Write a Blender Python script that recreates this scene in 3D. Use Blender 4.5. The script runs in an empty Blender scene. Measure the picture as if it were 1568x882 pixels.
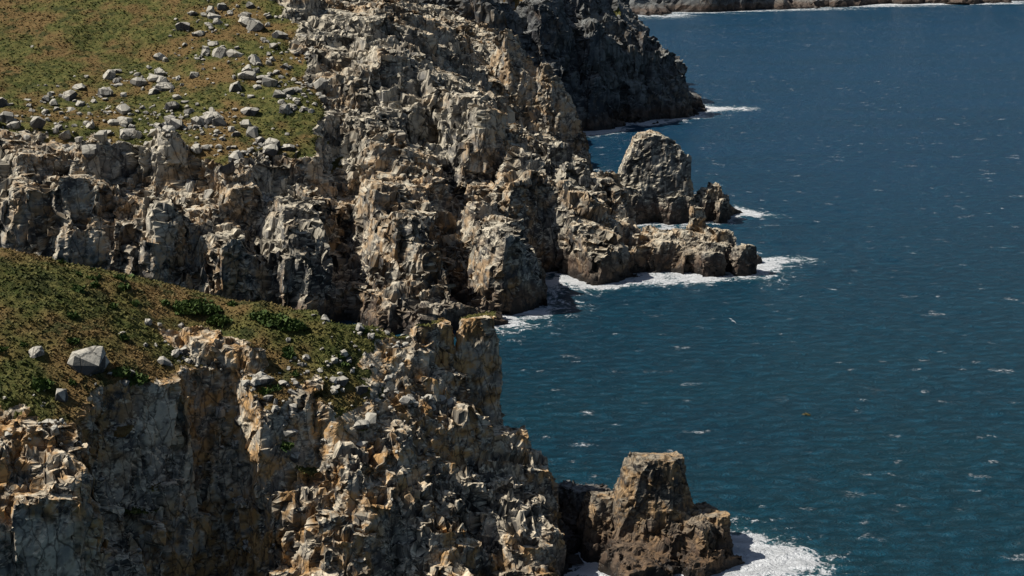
import bpy, bmesh, math, random
import numpy as np
from mathutils import Vector, kdtree
random.seed(7); rng=np.random.RandomState(7)
sc=bpy.context.scene

# ------------------------------------------------------------------ noise
def hsh(ix,iy,iz,s):
    n=(ix.astype(np.int64)*374761393+iy.astype(np.int64)*668265263+iz.astype(np.int64)*1274126177+s*974634777)&0xFFFFFFFF
    n=((n^(n>>13))*1103515245)&0xFFFFFFFF
    n=((n^(n>>16))*2246822519)&0xFFFFFFFF
    n=n^(n>>15)
    return (n&0xFFFFFF).astype(np.float64)/float(0xFFFFFF)
def vnoise(P,s):
    F=np.floor(P); f=P-F; F=F.astype(np.int64); f=f*f*(3-2*f)
    r=0
    for dx in (0,1):
        wx=f[:,0] if dx else 1-f[:,0]
        for dy in (0,1):
            wy=f[:,1] if dy else 1-f[:,1]
            for dz in (0,1):
                wz=f[:,2] if dz else 1-f[:,2]
                r=r+wx*wy*wz*hsh(F[:,0]+dx,F[:,1]+dy,F[:,2]+dz,s)
    return r
def fbm(P,scale,s,oct=4):
    Q=P/np.array(scale); a=0.5; r=0; t=0
    for i in range(oct):
        r=r+a*vnoise(Q,s+i*13); t+=a; a*=.5; Q=Q*2.03+5.7
    return r/t
def fbm2(x,y,scale,s,oct=4):
    P=np.stack([x,y,np.zeros_like(x)+3.3],1)
    return fbm(P,(scale,scale,scale),s,oct)
def rotm(ax,a):
    c,s_=math.cos(a),math.sin(a)
    if ax=='x': return np.array([[1,0,0],[0,c,-s_],[0,s_,c]])
    if ax=='y': return np.array([[c,0,s_],[0,1,0],[-s_,0,c]])
    return np.array([[c,-s_,0],[s_,c,0],[0,0,1]])
RT=rotm('z',.55)@rotm('y',.22)@rotm('x',-.12)
def jit3(h):
    h=h*4096.; return np.floor(h/64.)/64., h%64./64., (h*7.31)%1.0
def cells(P,scale,s,cheb=False,jit=.85):
    Q=(P@RT)/np.array(scale)
    B=np.floor(Q).astype(np.int64)
    n=len(P); F1=np.full(n,9.);F2=np.full(n,9.)
    bi=np.zeros((n,3),np.int64)
    for dx in (-1,0,1):
        for dy in (-1,0,1):
            for dz in (-1,0,1):
                I=B+np.array([dx,dy,dz])
                D=Q-(I+.5+(np.stack(jit3(hsh(I[:,0],I[:,1],I[:,2],s)),1)-.5)*jit)
                if cheb: d=np.abs(D).max(1)
                else: d=np.sqrt((D*D).sum(1))
                m=d<F1
                F2=np.where(m,F1,np.minimum(F2,d)); F1=np.where(m,d,F1)
                bi[m]=I[m]
    return bi, F2-F1
def cells2(x,y,size,asp,ang,s,jit=.8):
    """jointed columns in plan: returns column centre (world), random, edge distance"""
    c,sn=math.cos(ang),math.sin(ang)
    u=(x*c+y*sn)/size; v=(-x*sn+y*c)/(size*asp)
    bu=np.floor(u).astype(np.int64); bv=np.floor(v).astype(np.int64)
    F1=np.full(x.shape,9.);F2=np.full(x.shape,9.);cu=np.zeros(x.shape);cv=np.zeros(x.shape);rr=np.zeros(x.shape)
    z0=np.zeros(x.shape,np.int64)
    for a in (-1,0,1):
        for b in (-1,0,1):
            h=hsh(bu+a,bv+b,z0,s); j1,j2,j3=jit3(h)
            pu=bu+a+.5+(j1-.5)*jit; pv=bv+b+.5+(j2-.5)*jit
            d=.65*np.maximum(abs(u-pu),abs(v-pv))+.35*np.hypot(u-pu,v-pv)
            m=d<F1
            F2=np.where(m,F1,np.minimum(F2,d)); F1=np.where(m,d,F1)
            cu=np.where(m,pu,cu);cv=np.where(m,pv,cv);rr=np.where(m,j3,rr)
    cu=cu*size;cv=cv*size*asp
    return cu*c-cv*sn, cu*sn+cv*c, rr, F2-F1
def sstep(a,b,x):
    t=np.clip((x-a)/(b-a),0,1); return t*t*(3-2*t)

# ------------------------------------------------------------------ terrain fields
def sdist(x,y,poly):
    d=np.full(x.shape,1e9); ins=np.zeros(x.shape,bool)
    n=len(poly)
    for i in range(n):
        ax,ay=poly[i]; bx,by=poly[(i+1)%n]
        ex,ey=bx-ax,by-ay
        t=np.clip(((x-ax)*ex+(y-ay)*ey)/(ex*ex+ey*ey),0,1)
        d=np.minimum(d,np.hypot(x-ax-ex*t,y-ay-ey*t))
        if ay!=by:
            c=((ay>y)!=(by>y))&(x<(bx-ax)*(y-ay)/(by-ay)+ax)
            ins^=c
    return np.where(ins,d,-d)
class RBF:
    def __init__(s,pts):
        p=np.array(pts,float); s.p=p[:,:2]; n=len(p)
        D=np.hypot(p[:,None,0]-p[None,:,0],p[:,None,1]-p[None,:,1])
        A=np.zeros((n+1,n+1)); A[:n,:n]=-D-np.eye(n)*-1.0; A[:n,n]=1;A[n,:n]=1
        w=np.linalg.solve(A,np.append(p[:,2],0)); s.w=w
    def __call__(s,x,y):
        r=np.full(x.shape,s.w[-1])
        for (px,py),w in zip(s.p,s.w[:-1]):
            r=r-w*np.hypot(x-px,y-py)
        return r
class Land:
    def __init__(s,poly,pts,slope,gul,gscale,seed,rough=1.5,gullies=(),grass=None,col=None):
        s.poly=poly;s.T=RBF(pts);s.slope=slope;s.gul=gul;s.gs=gscale;s.seed=seed;s.rough=rough
        s.gullies=gullies;s.grass=grass;s.col=col
    def parts(s,x,y):
        d=sdist(x,y,s.poly)
        g=fbm2(x,y,s.gs,s.seed,3)-.5
        g2=np.abs(fbm2(x,y,s.gs*.6,s.seed+50,3)-.5)*2
        d2=d+(g*2.2-(.35-g2)*.8*(d>2))*s.gul
        sl=s.slope(x,y) if callable(s.slope) else s.slope
        prof=np.where(d2>0,d2*sl,d2*1.5)
        top=s.T(x,y)+(fbm2(x,y,12.,s.seed+9,3)-.5)*s.rough*2
        for (ax,ay,bx,by,w,dep) in s.gullies:
            ex,ey=bx-ax,by-ay
            t=np.clip(((x-ax)*ex+(y-ay)*ey)/(ex*ex+ey*ey),0,1)
            q=np.hypot(x-ax-ex*t,y-ay-ey*t)
            k=dep*(1-sstep(w*.35,w,q))*(1-.6*t)
            prof=prof-k; top=top-k*.8
        return prof,top,d
    def base(s,x,y):
        p,t,d=s.parts(x,y)
        k=1.5
        return np.where(np.abs(p-t)<k,np.minimum(p,t)-(k-np.abs(p-t))**2/(4*k),np.minimum(p,t))
    def h(s,x,y):
        h0=s.base(x,y)
        if s.col is not None:
            L1,L2,amp=s.col
            R=1-s.grass(x,y)
            wx=x+(fbm2(x,y,L1*1.5,s.seed+21,2)-.5)*L1*.5; wy=y+(fbm2(x,y,L1*1.5,s.seed+22,2)-.5)*L1*.5
            H=0
            for sz,asp,an,wt,sd,tl in ((L1,1.3,.5,.66,s.seed+31,.7),(L2,1.25,.38,.34,s.seed+33,.6)):
                cx,cy,r,e=cells2(wx,wy,sz,asp,an,sd)
                hc=s.base(cx-(wx-x),cy-(wy-y))+(r-.5)*amp*sz/L1*2
                r2=(r*17.3)%1.0-.5; r3=(r*41.7)%1.0-.5
                hc=hc+((wx-cx)*r2+(wy-cy)*r3)*tl
                hc=hc-(1-sstep(0,.12,e))*sz*.5
                H=H+wt*hc
            h0=h0*(1-R)+H*R
        return np.maximum(h0,-5)
    def h1(s,x,y): return float(s.h(np.array([float(x)]),np.array([float(y)]))[0])

A=Land([(-150,128),(-110,134),(-75,143),(-58,147),(-48.5,149),(-46.5,167),(-41,178),(-37,174),(-34,165),(-27,161),(-15,165),(-3,173),(6,183),(10,193),(9,202),(5,207),(0,214),(-8,220),(-25,221),(-50,222),(-80,228),(-150,240)],
 [(-73,195,50),(-110,195,58),(-57,198,45),(-37.4,201,41),(-16.2,203,38.2),(-26,202,39.3),(-61,167,38.5),(-61,158,31),(-72,164,40),(-72,156,33),(-90,158,40),(-50,172,36),(-50,160,30),(-110,150,45),
  (-40,182,32.5),(-30,181,29),(-22,188,29),(-14,197,28),(-8,199,23),(-3,204,27),(2,203,16),(6,202,11),(-10,205,36),(-44,191,36),(-30,192,34.5),(-80,215,40),(-30,215,26),(-60,178,42),
  (-30,174,21),(-22,180,22),(-13,187,19),(-5,191,15),(1,195,13),(5,196,9),(-30,168,13),(-14,177,12),(-5,182,8),(-34,176,25),(-22,170,11)],
 (lambda x,y: 5.2-3.4*sstep(-38,-27,x)),1.9,11.,11,.7,gullies=[(-41,158,-40.5,182,5.,26),(-17,168,-16,182,2.6,9),(-3,178,-4,191,2.3,8),(-61,143,-61,154,3,9),(-28,162,-29,174,3,9),(-70,140,-69,152,3,9)],col=(5.2,2.4,2.1))
GLX=[-150,-110,-72,-59,-46,-41,-30,-22,-15,-10];GLY=[152,154,162.5,164,170,183,181,187,198,208]
def gzA(x,y):
    n=fbm2(x,y,7.,500,4)-.5
    m=sstep(-1.5,1.,y-np.interp(x,GLX,GLY)+n*12)*sstep(1,4,218-y)
    ru=np.exp(-((x+43)**2/50+(y-190)**2/14))
    m=m*(1-np.clip(1.8*np.exp(-((x+41.5)**2/26+(y-174)**2/80)),0,1))
    return np.clip(m*(1-sstep(.35,.6,ru+n*.5)),0,1)
A.grass=gzA
B=Land([(-230,318),(-130,318),(-60,314),(-29,310),(-9,312),(-5,320),(3,330),(6,345),(7,364),(15,358),(25,355),(30,362),(33,375),(34,395),(28,410),(25,440),(19,480),(12,530),(8,600),(-230,600)],
 [(-130,354,41),(-180,356,45),(-110,348,36),(-95,347,33),(-78,346,31),(-62,350,30),(-58,356,33),(-62,374,42),(-57,407,51),(-67,439,66),(-157,439,67),(-97,439,66),(-110,407,51),(-200,407,54),(-47,384,43),(-44,430,56),(-27,439,54),(-39,465,64),(-17,387,39),(-4.5,401,36),(14,392,28),(23,386,20),(28,387,16),(32,381,8),
  (-36,404,54),(-20,403,48),(-25,394,37),(-40,393,40),(-28.6,370,31),(-40,362,32),(-15,376,26),(-4,345,20),(-4,370,26),(12,357,13),(10,374,21),(-30,335,20),(-30,352,26),(20,430,13),(0,440,24),(10,480,25),(-20,480,50),(-10,540,40),(-100,540,80),(-220,540,84)],
 2.8,4.6,24.,31,1.2,gullies=[(-40,316,-44,370,8,28),(-13,320,-15,380,6.5,24),(-100,314,-95,350,5,16),(-60,318,-62,352,6,20),(-125,314,-122,350,4,10),(-78,312,-77,348,4,13),(-2,352,-3,396,3.5,11),(14,352,8,384,3.5,11),(-24,385,-30,425,4.5,14)],col=(10.,4.6,4.2))
def gzB(x,y):
    p,t,d=B.parts(x,y); n=fbm2(x,y,9.,520,4)-.5
    return sstep(-3.,4.,p-t+n*26)*sstep(-51,-56,x+(y-384)*.3+n*22)*sstep(352,358,y+n*26)
B.grass=gzB
C=Land([(-160,560),(-20,562),(10,570),(25,580),(44,606),(62,618),(78,634),(92,646),(86,662),(76,700),(66,760),(50,850),(-160,900)],
 [(-100,650,85),(-100,600,70),(0,600,55),(0,640,78),(30,620,52),(30,650,70),(45,645,52),(55,650,38),(64,652,24),(80,648,7),(50,700,50),(70,690,20),(0,800,80),(60,800,40)],
 2.6,7.,34.,71,3.,gullies=[(30,575,22,625,6,22),(48,600,44,640,5,16),(5,560,2,610,6,20),(66,615,62,648,3,8)],col=(12.,5.5,6.))
def gzC(x,y):
    p,t,d=C.parts(x,y)
    return sstep(10,22,p-t+(fbm2(x,y,16.,530,3)-.5)*30)
C.grass=gzC
D=Land([(-300,1120),(40,1130),(102,1142),(150,1170),(190,1182),(240,1215),(295,1226),(340,1250),(400,1256),(470,1290),(600,1310),(900,1500),(900,2400),(-300,2400)],
 [(0,1250,60),(100,1250,50),(300,1350,45),(500,1500,50),(100,2300,120),(900,2300,90)],1.8,14,70.,91,5.,col=(30,13,9))
def gzD(x,y):
    p,t,d=D.parts(x,y); return sstep(0,20,p-t)
D.grass=gzD

# ------------------------------------------------------------------ mesh helpers
def grid_solid(L,x0,x1,y0,y1,st,zb=-8.):
    xs=np.arange(x0,x1+st*.5,st); ys=np.arange(y0,y1+st*.5,st)
    X,Y=np.meshgrid(xs,ys); nx,ny=len(xs),len(ys)
    H=L.h(X.ravel(),Y.ravel())
    N=nx*ny
    V=np.concatenate([np.stack([X.ravel(),Y.ravel(),H],1),np.stack([X.ravel(),Y.ravel(),np.full(N,zb)],1)])
    i=np.arange(N).reshape(ny,nx)
    a,b,c,d=i[:-1,:-1].ravel(),i[:-1,1:].ravel(),i[1:,1:].ravel(),i[1:,:-1].ravel()
    F=[np.stack([a,b,c,d],1),np.stack([d,c,b,a],1)+N]
    def side(r): r=np.array(r); return np.stack([r[1:],r[:-1],r[:-1]+N,r[1:]+N],1)
    F+= [side(i[0,:]),side(i[:,-1]),side(i[-1,::-1]),side(i[::-1,0])]
    return V,np.concatenate(F)
def hull(pts):
    bm=bmesh.new()
    for p in pts: bm.verts.new(p)
    bmesh.ops.convex_hull(bm,input=bm.verts)
    junk=[v for v in bm.verts if not v.link_faces]
    for v in junk: bm.verts.remove(v)
    bm.verts.index_update()
    vs=[tuple(v.co) for v in bm.verts]; fs=[[v.index for v in f.verts] for f in bm.faces]
    bm.free(); return vs,fs
def frustum(cx,cy,z0,z1,r0,r1,dx=0,dy=0,ry=1.,n=6,jit=.2,tilt=.12):
    pts=[]; a0=random.random()*6; ta=random.random()*6
    for i in range(n):
        a=a0+i*2*math.pi/n+random.uniform(-.25,.25)
        j=1+random.uniform(-jit,jit)
        pts.append((cx+math.cos(a)*r0*j,cy+math.sin(a)*r0*ry*j,z0))
        zt=z1-(1+math.cos(a-ta))*r1*.3
        zm=z0+(zt-z0)*.8; rm=(r0*.2+r1*.9)*(1+random.uniform(-jit,jit)*.5)
        pts.append((cx+dx*.8+math.cos(a)*rm,cy+dy*.8+math.sin(a)*rm*ry,zm))
        pts.append((cx+dx+math.cos(a)*r1*j*.85,cy+dy+math.sin(a)*r1*ry*j*.85,zt))
    return hull(pts)
def new_mesh(name,V,F,flat=True):
    me=bpy.data.meshes.new(name)
    F=np.asarray(F)
    me.vertices.add(len(V)); me.vertices.foreach_set('co',np.asarray(V,np.float32).ravel())
    k=F.shape[1]
    me.loops.add(F.size); me.loops.foreach_set('vertex_index',F.astype(np.int32).ravel())
    me.polygons.add(len(F)); me.polygons.foreach_set('loop_start',np.arange(0,F.size,k,dtype=np.int32))
    try: me.polygons.foreach_set('loop_total',np.full(len(F),k,dtype=np.int32))
    except Exception: pass
    me.update(calc_edges=True)
    me.polygons.foreach_set('use_smooth',np.full(len(me.polygons),not flat))
    return me
def remesh(V,F,hulls,vox):
    vs=[tuple(v) for v in V]; fs=[list(map(int,f)) for f in F]
    for hv,hf in hulls:
        o=len(vs); vs+=hv; fs+=[[i+o for i in f] for f in hf]
    me=bpy.data.meshes.new('tmp'); me.from_pydata(vs,[],fs); me.update()
    ob=bpy.data.objects.new('tmp',me); sc.collection.objects.link(ob)
    m=ob.modifiers.new('r','REMESH'); m.mode='VOXEL'; m.voxel_size=vox; m.adaptivity=0
    dg=bpy.context.evaluated_depsgraph_get()
    ev=ob.evaluated_get(dg); m2=ev.to_mesh()
    n=len(m2.vertices); P=np.empty(n*3,np.float32); m2.vertices.foreach_get('co',P); P=P.reshape(-1,3).astype(float)
    q=len(m2.polygons); lt=np.empty(q,np.int32); m2.polygons.foreach_get('loop_total',lt)
    ls=np.empty(q,np.int32); m2.polygons.foreach_get('loop_start',ls)
    li=np.empty(len(m2.loops),np.int32); m2.loops.foreach_get('vertex_index',li)
    k4=lt==4; s0=ls[k4]
    Q=np.stack([li[s0],li[s0+1],li[s0+2],li[s0+3]],1)
    ev.to_mesh_clear(); bpy.data.objects.remove(ob); bpy.data.meshes.remove(me)
    return P,Q
def normals(P,Q):
    fn=np.cross(P[Q[:,2]]-P[Q[:,0]],P[Q[:,3]]-P[Q[:,1]])
    N=np.zeros_like(P)
    for c in range(3):
        w=fn[:,c]; s=0
        for j in range(4): s=s+np.bincount(Q[:,j],weights=w,minlength=len(P))
        N[:,c]=s
    return N/np.maximum(np.linalg.norm(N,axis=1,keepdims=True),1e-9)
def relax(P,Q,f):
    C=P[Q].mean(1); cnt=np.zeros(len(P)); S=np.zeros_like(P)
    for j in range(4):
        cnt+=np.bincount(Q[:,j],minlength=len(P))
        for c in range(3): S[:,c]+=np.bincount(Q[:,j],weights=C[:,c],minlength=len(P))
    return P*(1-f)+S/np.maximum(cnt,1)[:,None]*f
waterline=[]
def build_land(name,P,Q,octs,grassf,mat,vox,zc=-1.5,ochre=0.3,grassbump=.25):
    k=(P[:,2]>-4)
    k=k[Q].all(1); Q=Q[k]
    u,inv=np.unique(Q,return_inverse=True); P=P[u]; Q=inv.reshape(Q.shape)
    N=normals(P,Q)
    if N[np.argmax(P[:,2]),2]<0: Q=Q[:,::-1]; N=-N
    P0=P.copy()
    G=grassf(P,N)
    tone=np.zeros(len(P)); crack=np.ones(len(P))
    rockw=1-G*.96
    wob=np.stack([fbm(P0,(7,7,7),200+j,2) for j in range(3)],1)-.5
    # joint planes: flatten every block of the fracture network onto its own plane
    for i,(scale,amp,kf,cheb,tw) in enumerate(octs):
        bi,e=cells(P0+wob*scale[0]*.12,scale,40+i*17,cheb)
        # keep differently oriented sides of one block apart
        ln0=N@RT; ax=np.argmax(np.abs(ln0),1); sg=(ln0[np.arange(len(P)),ax]>0).astype(np.int64)
        key=((bi[:,0]+2000)*16000000+(bi[:,1]+2000)*4000+(bi[:,2]+2000))*6+ax*2+sg
        _,g,cnt=np.unique(key,return_inverse=True,return_counts=True); g=g.ravel()
        M=np.stack([np.bincount(g,weights=P[:,c]) for c in range(3)],1)/cnt[:,None]
        NN=np.stack([np.bincount(g,weights=N[:,c]) for c in range(3)],1)
        NN/=np.maximum(np.linalg.norm(NN,axis=1,keepdims=True),1e-6)
        ln=NN@RT; ln=np.sign(ln)*np.abs(ln)**1.5; ln/=np.maximum(np.linalg.norm(ln,axis=1,keepdims=True),1e-6)
        r_=np.random.RandomState(900+i)
        ln+=r_.normal(size=ln.shape)*.11; ln/=np.linalg.norm(ln,axis=1,keepdims=True)
        nn=ln@RT.T
        rv=r_.rand(len(cnt))
        off=(rv-.5)*amp
        dp=((P-M[g])*nn[g]).sum(1)
        lim=scale[0]*.45
        dp=np.clip(dp,-lim,lim)
        mv=-dp*kf+off[g]
        ek=1-sstep(0,.06,e)
        mv=mv-ek*amp*.4
        P=P+nn[g]*(mv*rockw)[:,None]
        N=normals(P,Q)
        tone+=tw*(rv[g]-.5)
        crack*=1-ek*.6
    P=relax(P,Q,.5)
    P=P+N*((fbm(P0,(1.2,1.2,1.8),77,3)-.5)*vox*.4)[:,None]*rockw[:,None]
    P[:,2]+=G*(fbm(P0,(1.3,1.3,1.3),78,3)-.45)*grassbump*3
    k=(P[:,2]>zc)[Q].any(1); Q=Q[k]
    u,inv=np.unique(Q,return_inverse=True); Q=inv.reshape(Q.shape)
    P=P[u];G=G[u];tone=tone[u];crack=crack[u];N=N[u]
    tone+= (fbm(P,(14,14,20),301,4)-.5)*1.6
    oc=sstep(.5,.68,fbm(P,(16,16,12),305,4)+ochre*.25)
    me=new_mesh(name,P,Q)
    for nm,a in (('tone',tone),('crack',crack),('ochre',oc)):
        at=me.attributes.new(nm,'FLOAT','POINT'); at.data.foreach_set('value',a.astype(np.float32))
    me.materials.append(mat); me.materials.append(TURF)
    gm=(G+(fbm(P,(1.5,1.5,1.5),333,3)-.5)*1.1)[Q].mean(1)>.5
    me.polygons.foreach_set('material_index',gm.astype(np.int32))
    ob=bpy.data.objects.new(name,me); sc.collection.objects.link(ob)
    wl=P[np.abs(P[:,2])<vox*1.2][:,:2]; waterline.append(wl)
    return ob,P,N,G

# ------------------------------------------------------------------ node helpers
class NT:
    def __init__(s,name):
        s.m=bpy.data.materials.new(name); s.m.use_nodes=True; s.t=s.m.node_tree; s.t.nodes.clear()
        s.out=s.n('ShaderNodeOutputMaterial'); s.geo=s.n('ShaderNodeNewGeometry')
    def n(s,t,**k):
        x=s.t.nodes.new(t)
        for a,b in k.items(): setattr(x,a,b)
        return x
    def put(s,sock,v):
        if isinstance(v,bpy.types.NodeSocket): s.t.links.new(v,sock)
        elif v is not None: sock.default_value=v
    def math(s,op,a,b=None,c=None,clamp=False):
        x=s.n('ShaderNodeMath',operation=op,use_clamp=clamp); s.put(x.inputs[0],a); s.put(x.inputs[1],b)
        if c is not None: s.put(x.inputs[2],c)
        return x.outputs[0]
    def mr(s,v,a,b,c=0.,d=1.):
        x=s.n('ShaderNodeMapRange',interpolation_type='SMOOTHSTEP'); s.put(x.inputs[0],v)
        for i,q in enumerate((a,b,c,d)): s.put(x.inputs[i+1],q)
        return x.outputs[0]
    def mix(s,f,a,b,mode='MIX'):
        x=s.n('ShaderNodeMix',data_type='RGBA',blend_type=mode); s.put(x.inputs[0],f)
        s.put(x.inputs[6],a if isinstance(a,bpy.types.NodeSocket) else (*a,1)); s.put(x.inputs[7],b if isinstance(b,bpy.types.NodeSocket) else (*b,1))
        return x.outputs[2]
    def scl(s,v=(1,1,1),vec=None):
        x=s.n('ShaderNodeVectorMath',operation='MULTIPLY'); s.put(x.inputs[0],vec or s.geo.outputs['Position']); x.inputs[1].default_value=v
        return x.outputs[0]
    def noise(s,vec,scale,det=4,rough=.55,dist=0.):
        x=s.n('ShaderNodeTexNoise'); s.put(x.inputs['Vector'],vec); x.inputs['Scale'].default_value=scale
        x.inputs['Detail'].default_value=det; x.inputs['Roughness'].default_value=rough; x.inputs['Distortion'].default_value=dist
        return x.outputs[0]
    def vor(s,vec,scale,feature='F1',out=0):
        x=s.n('ShaderNodeTexVoronoi',feature=feature); s.put(x.inputs['Vector'],vec); x.inputs['Scale'].default_value=scale
        return x.outputs[out]
    def attr(s,nm):
        return s.n('ShaderNodeAttribute',attribute_name=nm).outputs['Fac']
    def bsdf(s,col,rough,normal=None,spec=.3):
        b=s.n('ShaderNodeBsdfPrincipled'); s.put(b.inputs['Base Color'],col); s.put(b.inputs['Roughness'],rough)
        b.inputs['Specular IOR Level'].default_value=spec
        if normal: s.put(b.inputs['Normal'],normal)
        s.t.links.new(b.outputs[0],s.out.inputs[0]); return b
    def bump(s,h,st,dist,nrm=None):
        x=s.n('ShaderNodeBump'); s.put(x.inputs['Height'],h); x.inputs['Strength'].default_value=st; x.inputs['Distance'].default_value=dist
        if nrm: s.put(x.inputs['Normal'],nrm)
        return x.outputs[0]

def grass_color(t,pos):
    n1=t.noise(pos,.07,3,.6); n2=t.noise(pos,.5,4,.65); n3=t.noise(pos,3.,2,.6)
    c=t.mix(t.mr(n2,.35,.65),(.054,.067,.017),(.150,.138,.043))
    c=t.mix(t.mr(n1,.44,.60,0,.85),c,(.195,.12,.050))
    c=t.mix(t.mr(t.noise(pos,.23,4,.7),.52,.63,0,.85),c,(.038,.048,.016))
    c=t.mix(t.mr(n3,.55,.75,0,.5),c,(.27,.23,.10))
    return c
tt=NT('turf'); tt.bsdf(grass_color(tt,tt.geo.outputs['Position']),.9,tt.bump(tt.noise(tt.geo.outputs['Position'],4.,3,.7),.8,.25),.1); TURF=tt.m
def rock_material(name,light,warm,dark=1.0,cool=0.,top=(.80,.68,.49),hz=18.,cs=.34):
    t=NT(name); pos=t.geo.outputs['Position']
    tone=t.attr('tone'); crack=t.attr('crack'); oc=t.attr('ochre')
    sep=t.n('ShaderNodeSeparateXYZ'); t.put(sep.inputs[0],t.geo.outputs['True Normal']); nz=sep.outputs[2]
    sp=t.n('ShaderNodeSeparateXYZ'); t.put(sp.inputs[0],pos); z=sp.outputs[2]
    n1=t.noise(pos,.35,5,.65); n2=t.noise(pos,1.7,4,.7); st=t.noise(t.scl((1,1,.12)),.8,3,.6)
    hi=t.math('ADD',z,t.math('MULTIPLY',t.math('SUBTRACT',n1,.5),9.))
    v=t.math('ADD',t.math('MULTIPLY',tone,.5),n1)
    v=t.math('ADD',v,t.math('MULTIPLY',t.math('SUBTRACT',n2,.5),.3))
    v=t.math('ADD',v,t.math('MULTIPLY',t.math('SUBTRACT',st,.5),.7))
    v=t.math('SUBTRACT',v,t.mr(hi,5.,hz+8,.27,0.))       # rock tone gets darker towards the foot of the cliffs
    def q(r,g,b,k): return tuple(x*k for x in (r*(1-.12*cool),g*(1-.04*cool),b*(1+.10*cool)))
    c=t.mix(t.mr(v,.18,.5),q(.085,.082,.080,dark),q(.28,.26,.228,light))
    c=t.mix(t.mr(v,.45,.78),c,q(.52,.455,.35,light))
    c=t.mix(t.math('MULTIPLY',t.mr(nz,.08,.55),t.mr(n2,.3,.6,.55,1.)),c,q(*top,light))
    och=t.math('MULTIPLY',oc,t.mr(n1,.42,.6,0,warm))
    c=t.mix(och,c,(.48,.28,.11))
    c=t.mix(t.mr(t.noise(pos,.9,4,.75),.58,.74,0,.4),c,(.09,.085,.065))
    c=t.mix(t.mr(hi,3.,8.,.75,0.),c,(.11,.065,.04))
    c=t.mix(t.mr(hi,.8,3.2,.95,0.),c,(.022,.018,.015))
    c=t.mix(t.math('SUBTRACT',1.,crack,clamp=True),c,(.03,.027,.024))
    # joints: long, mostly vertical fractures
    wv=t.n('ShaderNodeVectorMath',operation='ADD'); t.put(wv.inputs[0],t.scl((1,1,.33)))
    nn_=t.n('ShaderNodeCombineXYZ'); t.put(nn_.inputs[0],n1); t.put(nn_.inputs[1],n2); t.put(wv.inputs[1],nn_.outputs[0])
    ve=t.mr(t.vor(wv.outputs[0],cs,'DISTANCE_TO_EDGE'),.005,.045)
    c=t.mix(t.math('MULTIPLY',t.math('SUBTRACT',1.,ve),.62),c,(.03,.027,.024))
    hh=t.math('ADD',t.math('MULTIPLY',ve,.7),t.math('MULTIPLY',t.noise(pos,2.5,4,.75),.6))
    b=t.bump(hh,.5,.28)
    t.bsdf(c,t.mr(hi,1,4,.45,.92),b,.2)
    return t.m
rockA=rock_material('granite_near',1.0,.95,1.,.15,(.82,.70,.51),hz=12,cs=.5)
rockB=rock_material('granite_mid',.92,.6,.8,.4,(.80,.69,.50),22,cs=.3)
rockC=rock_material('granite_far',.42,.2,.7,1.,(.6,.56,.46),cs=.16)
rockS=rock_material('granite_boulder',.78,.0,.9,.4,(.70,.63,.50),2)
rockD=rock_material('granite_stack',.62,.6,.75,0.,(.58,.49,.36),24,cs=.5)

# ------------------------------------------------------------------ headland in front
def rand_blocks(L,x0,x1,y0,y1,n,r0,r1,up0,up1,minh=4):
    out=[];k=0
    while len(out)<n and k<20:
        k+=1
        x=rng.uniform(x0,x1,400); y=rng.uniform(y0,y1,400)
        p,t,d=L.parts(x,y)
        ok=(d>0)&(p<t+3)&(np.minimum(p,t)>minh)
        for i in np.where(ok)[0][:max(1,n//8)]:
            h=min(p[i],t[i]); r=random.uniform(r0,r1)
            out.append(frustum(x[i],y[i],h-14,h+random.uniform(up0,up1),r*1.1,r*.9,ry=random.uniform(.6,1.2),n=random.choice((5,6,7)),tilt=.1))
            if len(out)>=n: break
    return out
def rubble_on(L,box,n,r0,r1,u0,u1,gz=None):
    out=[]; x=rng.uniform(box[0],box[1],n*3); y=rng.uniform(box[2],box[3],n*3); h=L.base(x,y); g=gz(x,y) if gz else np.zeros(n*3)
    for a,b,c,q in zip(x,y,h,g):
        if c<4 or q>.3: continue
        r=random.uniform(r0,r1); out.append(frustum(a,b,c-6,c+random.uniform(u0,u1),r*1.05,r*.85,dx=random.uniform(-.6,.6),ry=random.uniform(.6,1.1),n=random.choice((4,5,6)),tilt=.2))
        if len(out)>=n: break
    return out
V,F=grid_solid(A,-112,20,118,240,.45)
HA=rand_blocks(A,-80,8,135,205,30,1.8,3.8,.5,2.5)
HA+=rubble_on(A,(-24,4,178,207),55,1.5,3.2,.5,2.4,gzA)+rubble_on(A,(-76,-20,150,184),40,1.5,3.4,.3,2.,gzA)
HA+=[hull([(-8,204,8),(-1.5,203,8),(-1,210,8),(-8.5,210,8),(-8,204.5,35.8),(-3.4,204,37.4),(-2.4,209,36.3),(-8,210,34.8),(-1.8,206,31)]),
     frustum(-1,202.5,5,20.5,5.,3.7,n=5,tilt=.05), frustum(3.2,200,-6,16,6.2,3.4),
     frustum(-44,190,28,40,4.6,2.6,n=6),frustum(-40,189,28,38,3.5,2.2,n=6),frustum(-36.5,188.5,30,38.2,2.,1.3,n=8),frustum(-47,192,30,38.5,3,1.8),
     frustum(-11,204,26,36.6,2.8,2.1,n=5),frustum(-13.5,202,25,36.8,2.6,1.8,n=5),frustum(-9,201,18,30,2.8,2.2,n=5),frustum(-12,198,18,31,2.6,2,n=5)]
P,Q=remesh(V,F,HA,.33)
def gA(P,N): return gzA(P[:,0],P[:,1])*sstep(.6,.8,N[:,2])*(P[:,2]>14)
octA=[((6,6,10.5),1.2,.68,True,.6),((3.1,3.1,5.2),.6,.82,True,.6),((1.5,1.5,2.4),.2,.65,False,.4)]
headland,PA,NA,GA=build_land('rocky_headland',P,Q,octA,gA,rockA,.33,ochre=.78)

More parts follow.
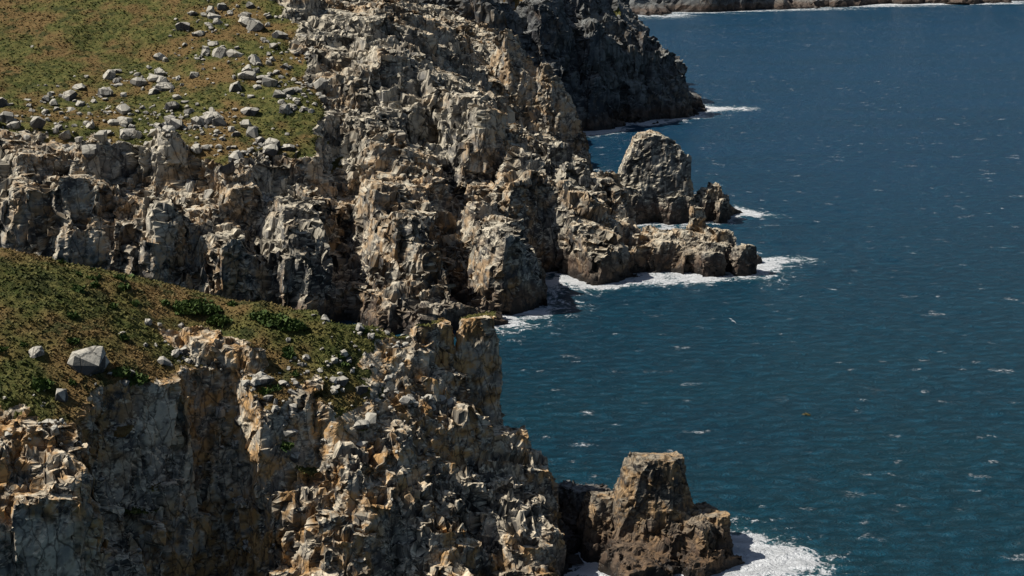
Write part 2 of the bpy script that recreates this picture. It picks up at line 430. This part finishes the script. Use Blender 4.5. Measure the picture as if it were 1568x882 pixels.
# ------------------------------------------------------------------ main cliff
V,F=grid_solid(B,-196,42,304,585,.8)
HB=rand_blocks(B,-150,30,316,400,32,2.8,5.4,1,5,6)+rubble_on(B,(-50,28,366,402),34,2.6,5.,1,4.2,gzB)
for i in range(20):
    t=i/19.; x=-50+t*68; y=380+14*t+random.uniform(-6,14); h=B.h1(x,y)
    HB.append(frustum(x,y,h-10,h+random.uniform(1.5,5.)*(1-.6*t),random.uniform(3,5.5),random.uniform(2.6,4.4),n=5))
HB+=[frustum(8,470,5,55,19,2.2,dx=-11,n=7),frustum(16,468,5,44,12,3,dx=-6,n=6),frustum(0,466,5,46,9,2.5,n=5),frustum(20,466,0,26,9,4,n=6),
     frustum(-2,330,-6,21,4.8,3.6,n=5,tilt=.05),frustum(-27,327,-6,26,6.,4.8,n=5,tilt=.1),frustum(-20,325,-6,17,4,3,n=5),
     frustum(21,366,-6,17,9.5,5.5,n=7),frustum(12,374,0,24,8,5),frustum(-44,432,30,63,10,7,n=5),frustum(-30,437,30,60,8,6,n=5),
     frustum(-34,404,25,57,6.5,5.4,n=5),frustum(-23,402,20,51,6.5,5,n=5),frustum(-13,395,20,46,7,5,n=5),frustum(28,384,-4,15,7,4)]
P,Q=remesh(V,F,HB,.52)
def gB(P,N): return gzB(P[:,0],P[:,1])*sstep(.55,.75,N[:,2])
octB=[((10.5,10.5,18),2.4,.68,True,.6),((5.2,5.2,8.8),1.2,.82,True,.6),((2.5,2.5,4),.36,.7,True,.4)]
cliff,PB,NB,GB=build_land('sea_cliff',P,Q,octB,gB,rockB,.52,ochre=.4)

# ------------------------------------------------------------------ far cliff and coast
V,F=grid_solid(C,-130,104,548,860,1.5)
P,Q=remesh(V,F,rand_blocks(C,-30,80,570,680,40,3,7,3,11,8),.95)
def gC(P,N): return gzC(P[:,0],P[:,1])*sstep(.6,.8,N[:,2])
octC=[((12,12,20),4.,.6,True,.6),((6,6,10),2.2,.75,True,.5),((2.8,2.8,5),.8,.7,True,.4)]
build_land('distant_cliff',P,Q,octC,gC,rockC,.95,ochre=.1)
V,F=grid_solid(D,-300,900,1100,2400,8.)
P,Q=remesh(V,F,[],4.)
def gD(P,N): return gzD(P[:,0],P[:,1])*sstep(.6,.8,N[:,2])
build_land('distant_coast',P,Q,[((20,20,30),6.,.7,True,.6)],gD,rockC,4.,ochre=.1)

# ------------------------------------------------------------------ sea stacks
def stack(name,hulls,vox,octs,mat,ochre):
    P,Q=remesh(np.zeros((0,3)),[],hulls,vox)
    return build_land(name,P,Q,octs,lambda P,N:np.zeros(len(P)),mat,vox,ochre=ochre)
def mvp(L): return [(x*1.045,y+20,z-4.2) for x,y,z in L]
thumb=hull(mvp([(31,402,6),(31,418,6),(53,402,6),(53,419,6),(32,404,21),(33,415,20),(35.5,405,29.),(37,413,30),(40,404,31),(41,414,31),(46,405,29.8),(46.5,413,28),(51.8,405,24.5),(52.3,414,22),(53,405,14)]))
o1=[((7,7,14),1.2,.4,True,.6),((4,4,7),.9,.65,True,.6),((2,2,3.2),.4,.7,True,.5)]
def rubble(x0,x1,y0,y1,n,z0,z1,r0,r1):
    return [frustum(random.uniform(x0,x1),random.uniform(y0,y1),-6,random.uniform(z0,z1),r*1.15,r*.85,n=random.choice((5,6)),ry=random.uniform(.7,1.2)) for r in [random.uniform(r0,r1) for _ in range(n)]]
stack('sea_stack',[thumb,frustum(42,431,-6,11,18,14,ry=.6,n=9),frustum(36,424,-6,13,9,5.5,ry=.7),frustum(62,435,-6,8.5,10,4.5,n=7),frustum(67,436,-6,4.5,8,5,ry=.7),frustum(50,424,-6,9,8,6,ry=.6)]+rubble(29,66,422,438,16,4,13,2,4),.45,o1,rockB,.1)
stack('tidal_rock',[hull([(30,362,-6),(62,362,-6),(64,382,-6),(31,385,-6),(33,366,4),(34,382,7),(45,368,6),(47,381,8),(58,366,5),(61,379,6)]),
  frustum(51.6,380,3,15.5,3.,1.7,n=6),frustum(66,374,-6,3.5,4,2.4)]+rubble(32,62,362,381,22,5,10.5,3.,5.2),.42,o1,rockB,.2)
o2=[((5,5,8),1.0,.45,True,.6),((2.8,2.8,4.6),.7,.7,True,.6),((1.4,1.4,2.2),.3,.7,True,.5)]
stack('sea_stack',[frustum(22,200,-6,7.5,12.5,8.,ry=.85,n=9),hull([(16.5,197,3),(27.8,197,3),(28.2,209,3),(15.8,208,3),(16.8,199,12.6),(18.2,206,14.),(20.8,198,16.),(25,199,15.8),(26.5,205,14.5),(27.8,201,8)]),
  frustum(29.5,198,-6,5,6,3.5),frustum(14.5,203,-6,9,6,3.5),frustum(18,192,-6,4.5,7,4),frustum(32.5,196,-6,2,5,2.5)]+rubble(12,31,191,206,16,1.5,8,1.4,3.2),.3,o2,rockD,.7)
stack('tidal_rock',[frustum(10,208,-6,8.5,5.5,3.),frustum(8,201,-6,4,4.5,2.5),frustum(13.5,210,-6,5.5,4,2.5)]+rubble(7,15,203,211,6,2,7,1.2,2.5),.3,o2,rockC,.1)

# ------------------------------------------------------------------ boulders
def boulders(name,L,spots,mat,par=None):
    vs=[];fs=[];tn=[]
    sx_=np.array([s[0] for s in spots]); sy_=np.array([s[1] for s in spots]); sz_=L.h(sx_,sy_)
    for (x,y,r),z in zip(spots,sz_):
        pts=[]
        q=np.random.RandomState(random.randrange(1<<30)); sx,sy,sz=q.uniform(.75,1.3),q.uniform(.75,1.2),q.uniform(.6,1.1)
        for i in range(20):
            v=q.normal(size=3); v/=np.abs(v).max()**.45*np.linalg.norm(v)**.55
            v*=q.uniform(.8,1.08)
            pts.append((x+v[0]*r*sx,y+v[1]*r*sy,z+r*.15+v[2]*r*sz))
        hv,hf=hull(pts); o=len(vs); vs+=hv; fs+=[[i+o for i in f] for f in hf]; tn+=[q.uniform(-1.1,.4)]*len(hv)
    me=bpy.data.meshes.new(name); me.from_pydata(vs,[],fs); me.update()
    for nm,a in (('tone',np.array(tn)),('crack',np.ones(len(vs))),('ochre',np.zeros(len(vs)))):
        at=me.attributes.new(nm,'FLOAT','POINT'); at.data.foreach_set('value',a.astype(np.float32))
    me.materials.append(mat)
    ob=bpy.data.objects.new(name,me); sc.collection.objects.link(ob)
    m=ob.modifiers.new('bevel','BEVEL'); m.width=.07; m.segments=2; m.limit_method='ANGLE'
    return ob
sp=[]
cl=[(-100,392,9,60),(-92,372,8,60),(-82,365,9,60),(-70,395,8,40),(-64,412,8,40),(-105,362,14,70),(-125,360,15,60),(-90,425,10,40),(-60,380,6,50),(-85,408,10,35),(-70,358,8,60),(-115,380,14,40),(-75,430,10,40),(-56,392,4,30)]
for cx,cy,s,n in cl:
    for i in range(n):
        sp.append((random.gauss(cx,s*.7),random.gauss(cy,s*.6),min(2.1,.36*random.paretovariate(1.5))))
sp+=[(-97,391,2.0),(-95,388,1.8),(-79,425,3.0),(-76,423,2.7),(-73,402,2.0),(-88,366,2.2)]
boulders('boulder_field',B,sp,rockS)
sp=[(-55.8,175,2.2),(-54.5,176,1.6)]
for cx,cy,s,n in [(-45,188,6,50),(-25,187,8,110),(-15,196,6,90),(-50,172,5,25),(-35,184,5,60),(-60,164,6,34),(-20,200,6,50)]:
    for i in range(n):
        sp.append((random.gauss(cx,s*.7),random.gauss(cy,s*.5),min(1.1,.22*random.paretovariate(1.6))))
boulders('boulder_field',A,sp,rockS)

# ------------------------------------------------------------------ grass tufts / shrubs
tg=NT('grass_blades'); tg.bsdf(grass_color(tg,tg.geo.outputs['Position']),.8,None,.15)
def tufts(name,P,G,n,s0,s1):
    idx=np.where(G>.5)[0]; idx=rng.choice(idx,n)
    c=P[idx]+rng.uniform(-.3,.3,(n,3))*[1,1,0]
    a=rng.uniform(0,6.283,n); s=rng.uniform(s0,s1,n)*(.6+.9*fbm(c,(4,4,4),600,3)); l=rng.uniform(-.9,.9,(n,2))*s[:,None]
    d=np.stack([np.cos(a),np.sin(a),0*a],1)*s[:,None]*.55
    z=np.stack([l[:,0],l[:,1],s*.4],1)
    V=np.stack([c-d-[0,0,.08],c+d-[0,0,.08],c+z+d*.35,c+z*.9-d*.5],1).reshape(-1,3)
    me=new_mesh(name,V,np.arange(4*n).reshape(-1,4)); me.materials.append(tg.m)
    ob=bpy.data.objects.new(name,me); sc.collection.objects.link(ob)
tufts('grass',PA,GA,60000,.15,.42)
tufts('grass',PB,GB,60000,.25,.6)
ts=NT('shrub_leaves'); ns=ts.noise(ts.geo.outputs['Position'],1.5,3)
ts.bsdf(ts.mix(ts.mr(ns,.35,.65),(.035,.065,.014),(.09,.13,.03)),.7,None,.2)
def shrubs(name,L,spots,k):
    V=[]
    for x,y,r,h in spots:
        z=L.h1(x,y); n=int(k*r*r)
        v=rng.normal(size=(n,3)); v/=np.linalg.norm(v,axis=1,keepdims=True); v[:,2]=np.abs(v[:,2])
        rr=rng.uniform(.6,1.,(n,1))*(1+.35*(fbm(v*2+x,(1,1,1),9,2)-.5)[:,None])
        c=np.array([x,y,z-.1])+v*rr*[r,r*.8,h]
        a=rng.normal(size=(n,3)); b=rng.normal(size=(n,3)); s=.16+.1*rng.rand(n,1)
        V.append(np.stack([c-a*s,c+b*s,c+a*s,c-b*s],1).reshape(-1,3))
    V=np.concatenate(V)
    me=new_mesh(name,V,np.arange(len(V)).reshape(-1,4)); me.materials.append(ts.m)
    ob=bpy.data.objects.new(name,me); sc.collection.objects.link(ob)
sh=[(-47.5,197,2.6,1.2),(-45,198,2.2,1.),(-43.,196,1.8,.9),(-35,197,2.4,.9),(-32.5,196.5,2.2,.9),(-37,197.5,1.6,.8),(-60,169,1.6,.8),(-50,177,1.6,.9),(-52,176,1.4,.8)]
for i in range(60):
    x=random.uniform(-75,-18); y=random.uniform(164,203)
    sh.append((x,y,random.uniform(.4,1.1),random.uniform(.3,.6)))
gs=gzA(np.array([q[0] for q in sh],float),np.array([q[1] for q in sh],float))
sh=[q for q,g in zip(sh,gs) if g>.9]
shrubs('shrubs',A,sh,130)

# ------------------------------------------------------------------ sea
def axis(segs):
    o=[]
    for a,b,s in segs: o+=list(np.arange(a,b,s))
    return np.array(o)
xs=axis([(-9000,-1000,800),(-1000,-200,80),(-200,-20,8),(-20,110,.75),(110,200,6),(200,1000,60),(1000,9001,800)])
ys=axis([(-3000,0,500),(0,150,30),(150,172,4),(172,230,.75),(230,306,3),(306,450,.9),(450,560,3),(560,700,1.3),(700,1100,12),(1100,1450,5),(1450,3000,100),(3000,30001,1500)])
X,Y=np.meshgrid(xs,ys); x=X.ravel(); y=Y.ravel()
kp=np.concatenate(waterline); kp=kp[rng.rand(len(kp))<.5]
kd=kdtree.KDTree(len(kp))
for i,p in enumerate(kp): kd.insert((p[0],p[1],0),i)
kd.balance()
dist=np.full(len(x),99.)
cand=np.where((x>-40)&(x<115)&(y>165)&(y<720)|((x>0)&(x<700)&(y>1090)&(y<1460)))[0]
for i in cand: dist[i]=kd.find((x[i],y[i],0))[2]
foam=np.zeros(len(x))
near=fbm2(x,y,14.,800,3)
w=np.where(y>1000,9.,np.where(y>500,3.6,3.2))
foam=np.exp(-dist/(w*(.6+1.9*sstep(.36,.6,near))))*.8
foam*=np.where(y<340,sstep(-16,-7,x),1.)     # sheltered cove: no surf
blobs=[(37,203,4,.55),(41,198,6.5,.55),(36,192,5,.55),(45,195,6,.4),(31,187,4,.55),(12,189,5,.6),(13,196,4,.6),
 (71,375,6,.6),(76,378,6,.5),(67,369,5,.6),(83,377,6,.32),(50,357,6,.55),(38,356,7,.55),(23,352,6,.6),(12,356,5,.55),(36,405,7,.6),(45,410,7,.6),(74,434,6,.6),(64,424,5,.4),(80,433,6,.35),
 (-1,322,4,.4),(6,327,4,.5),(93,648,9,.7),(104,654,9,.5),(74,626,9,.7),(60,612,8,.6),(32,584,9,.7),(22,574,8,.6),(40,592,8,.6),(112,650,8,.3),(290,1220,22,.6),(320,1232,20,.4)]
for bx,by,r,s in blobs: foam+=s*np.exp(-(((x-bx)/r)**2+((y-by)/(r*.75))**2))
i=np.arange(len(x)).reshape(X.shape)
Fq=np.stack([i[:-1,:-1].ravel(),i[:-1,1:].ravel(),i[1:,1:].ravel(),i[1:,:-1].ravel()],1)
z=((fbm2(x,y,5.,810,2)-.5)*.7*((x>-60)&(x<115)&(y>170)&(y<460)))
me=new_mesh('sea',np.stack([x,y,z],1),Fq,False)
at=me.attributes.new('foam','FLOAT','POINT'); at.data.foreach_set('value',np.clip(foam,0,1.3).astype(np.float32))
t=NT('sea_water'); pos=t.geo.outputs['Position']; f=t.attr('foam')
n1=t.noise(pos,.32,6,.72,.9); n2=t.noise(pos,1.3,4,.75,.8)
fm=t.mr(t.math('ADD',f,t.math('ADD',t.math('MULTIPLY',t.math('SUBTRACT',n1,.5),2.8),t.math('MULTIPLY',t.math('SUBTRACT',n2,.5),1.5))),.48,.76)
fm=t.math('MULTIPLY',fm,t.mr(f,.06,.25))
nc=t.n('ShaderNodeTexNoise'); t.put(nc.inputs['Vector'],pos); nc.inputs['Scale'].default_value=.3; nc.inputs['Detail'].default_value=4
def caps(sx,sy,r0,r1,thr,off,wob):
    wv=t.n('ShaderNodeVectorMath',operation='ADD'); t.put(wv.inputs[0],t.scl((sx,sy,0)))
    t.put(wv.inputs[1],t.scl((wob,wob,0),nc.outputs[1]))
    vo=t.n('ShaderNodeTexVoronoi',feature='F1',voronoi_dimensions='2D'); t.put(vo.inputs['Vector'],wv.outputs[0]); vo.inputs['Scale'].default_value=1.
    sc_=t.n('ShaderNodeSeparateColor'); t.put(sc_.inputs[0],vo.outputs['Color'])
    return t.math('MULTIPLY',t.mr(vo.outputs[0],r0,r1,1.,0.),t.mr(sc_.outputs[off],thr,thr+.25,0,1.))
wc=t.math('MAXIMUM',caps(.045,.075,.025,.11,.56,0,.5),caps(.12,.16,.04,.14,.62,1,.6))
wc=t.math('MULTIPLY',wc,t.mr(t.noise(t.scl((.8,1.2,1)),1.3,4,.85),.475,.61))
wc=t.math('MULTIPLY',wc,t.mr(t.noise(pos,.012,2,.6),.38,.6,.4,1.))
foamc=t.math('MAXIMUM',fm,wc)
sp_=t.n('ShaderNodeSeparateXYZ'); t.put(sp_.inputs[0],pos)
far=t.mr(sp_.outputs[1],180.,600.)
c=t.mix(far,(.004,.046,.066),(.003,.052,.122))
c=t.mix(t.mr(t.noise(t.scl((.6,1.6,1)),.02,4,.6),.35,.7,0,.5),c,(.002,.032,.062))
c=t.mix(t.mr(f,.1,.7,0,.5),c,(.03,.14,.16))
w1=t.noise(t.scl((1,1.9,1)),.26,6,.74,.6)
c=t.mix(t.mr(w1,.42,.64,0,.6),c,(.008,.098,.160))
c=t.mix(foamc,c,(.86,.88,.89))
b=t.bump(t.math('ADD',w1,t.math('MULTIPLY',t.noise(t.scl((1,1.5,1)),1.6,3,.6),.25)),1.,2.4)
t.bsdf(c,t.math('ADD',t.math('MULTIPLY',foamc,.5),.31),b,.23)
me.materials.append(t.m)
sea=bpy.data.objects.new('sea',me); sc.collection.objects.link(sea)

# ------------------------------------------------------------------ gull and kelp
def simple(name,col,rough=.6):
    t=NT(name); n=t.noise(t.geo.outputs['Position'],3,3); t.bsdf(t.mix(n,col,tuple(q*.8 for q in col)),rough); return t.m
def gull(loc,ang):
    bm=bmesh.new()
    prof=[(-.32,.01,.02),(-.22,.05,.01),(-.08,.09,0),(.08,.085,.01),(.18,.05,.04),(.24,.055,.07),(.30,.035,.07),(.37,.008,.06)]
    rings=[[bm.verts.new((p,math.cos(a)*r,z+math.sin(a)*r)) for a in [k*math.pi/4 for k in range(8)]] for p,r,z in prof]
    for a,b in zip(rings,rings[1:]):
        for k in range(8): bm.faces.new((a[k],a[(k+1)%8],b[(k+1)%8],b[k]))
    bm.faces.new(rings[0]);bm.faces.new(rings[-1])
    for s in (-1,1):
        pts=[(.12,.05,.05,-.08),(.17,.3,.16,-.05),(.10,.55,.12,-.06),(-.08,.8,.05,-.1)]
        rr=[(bm.verts.new((a,s*y_,z_)),bm.verts.new((d_,s*y_,z_-.01))) for a,y_,z_,d_ in pts]
        for p,q in zip(rr,rr[1:]): bm.faces.new((p[0],q[0],q[1],p[1]))
    me=bpy.data.meshes.new('seagull'); bm.to_mesh(me); bm.free(); me.materials.append(simple('feathers',(.8,.8,.8)))
    ob=bpy.data.objects.new('seagull',me); ob.location=loc; ob.rotation_euler=(.5,0,ang); ob.scale=(1.3,)*3; sc.collection.objects.link(ob)
gull((49.4,301,6),1.0)
hv=[];hf=[]
for k in range(9):
    a=random.random()*6; d=random.random()*.7
    v,f_=hull([(58+math.cos(a)*d+random.gauss(0,.3),258+math.sin(a)*d+random.gauss(0,.3),random.uniform(.0,.45)) for _ in range(8)])
    o=len(hv);hv+=v;hf+=[[i+o for i in q] for q in f_]
me=bpy.data.meshes.new('floating_kelp'); me.from_pydata(hv,[],hf); me.materials.append(simple('kelp',(.07,.06,.02)))
sc.collection.objects.link(bpy.data.objects.new('floating_kelp',me))

# ------------------------------------------------------------------ light, sky, camera
sd=Vector((-.63,.0,.775)).normalized()
el=math.asin(sd.z); az=math.atan2(sd.x,sd.y)
w=bpy.data.worlds.new('World'); sc.world=w; w.use_nodes=True; nt=w.node_tree
bg=nt.nodes['Background']; sk=nt.nodes.new('ShaderNodeTexSky'); sk.sky_type='NISHITA'; sk.sun_disc=False
sk.sun_elevation=el; sk.sun_rotation=az; nt.links.new(sk.outputs[0],bg.inputs[0]); bg.inputs[1].default_value=.05
l=bpy.data.lights.new('sun','SUN'); l.energy=5.; l.angle=math.radians(.5); l.color=(1,.955,.88)
lo=bpy.data.objects.new('sun',l); lo.rotation_euler=sd.to_track_quat('Z','Y').to_euler(); lo.location=(0,0,300); sc.collection.objects.link(lo)
cd=bpy.data.cameras.new('camera'); cam=bpy.data.objects.new('camera',cd); sc.collection.objects.link(cam)
cam.location=(0,0,100); cam.rotation_euler=(math.radians(90-16),0,0); cd.sensor_width=36; cd.lens=18/math.tan(math.radians(20))
cd.clip_end=40000; cd.clip_start=1; sc.camera=cam
sc.view_settings.view_transform='Standard'; sc.view_settings.look='None'; sc.view_settings.exposure=0
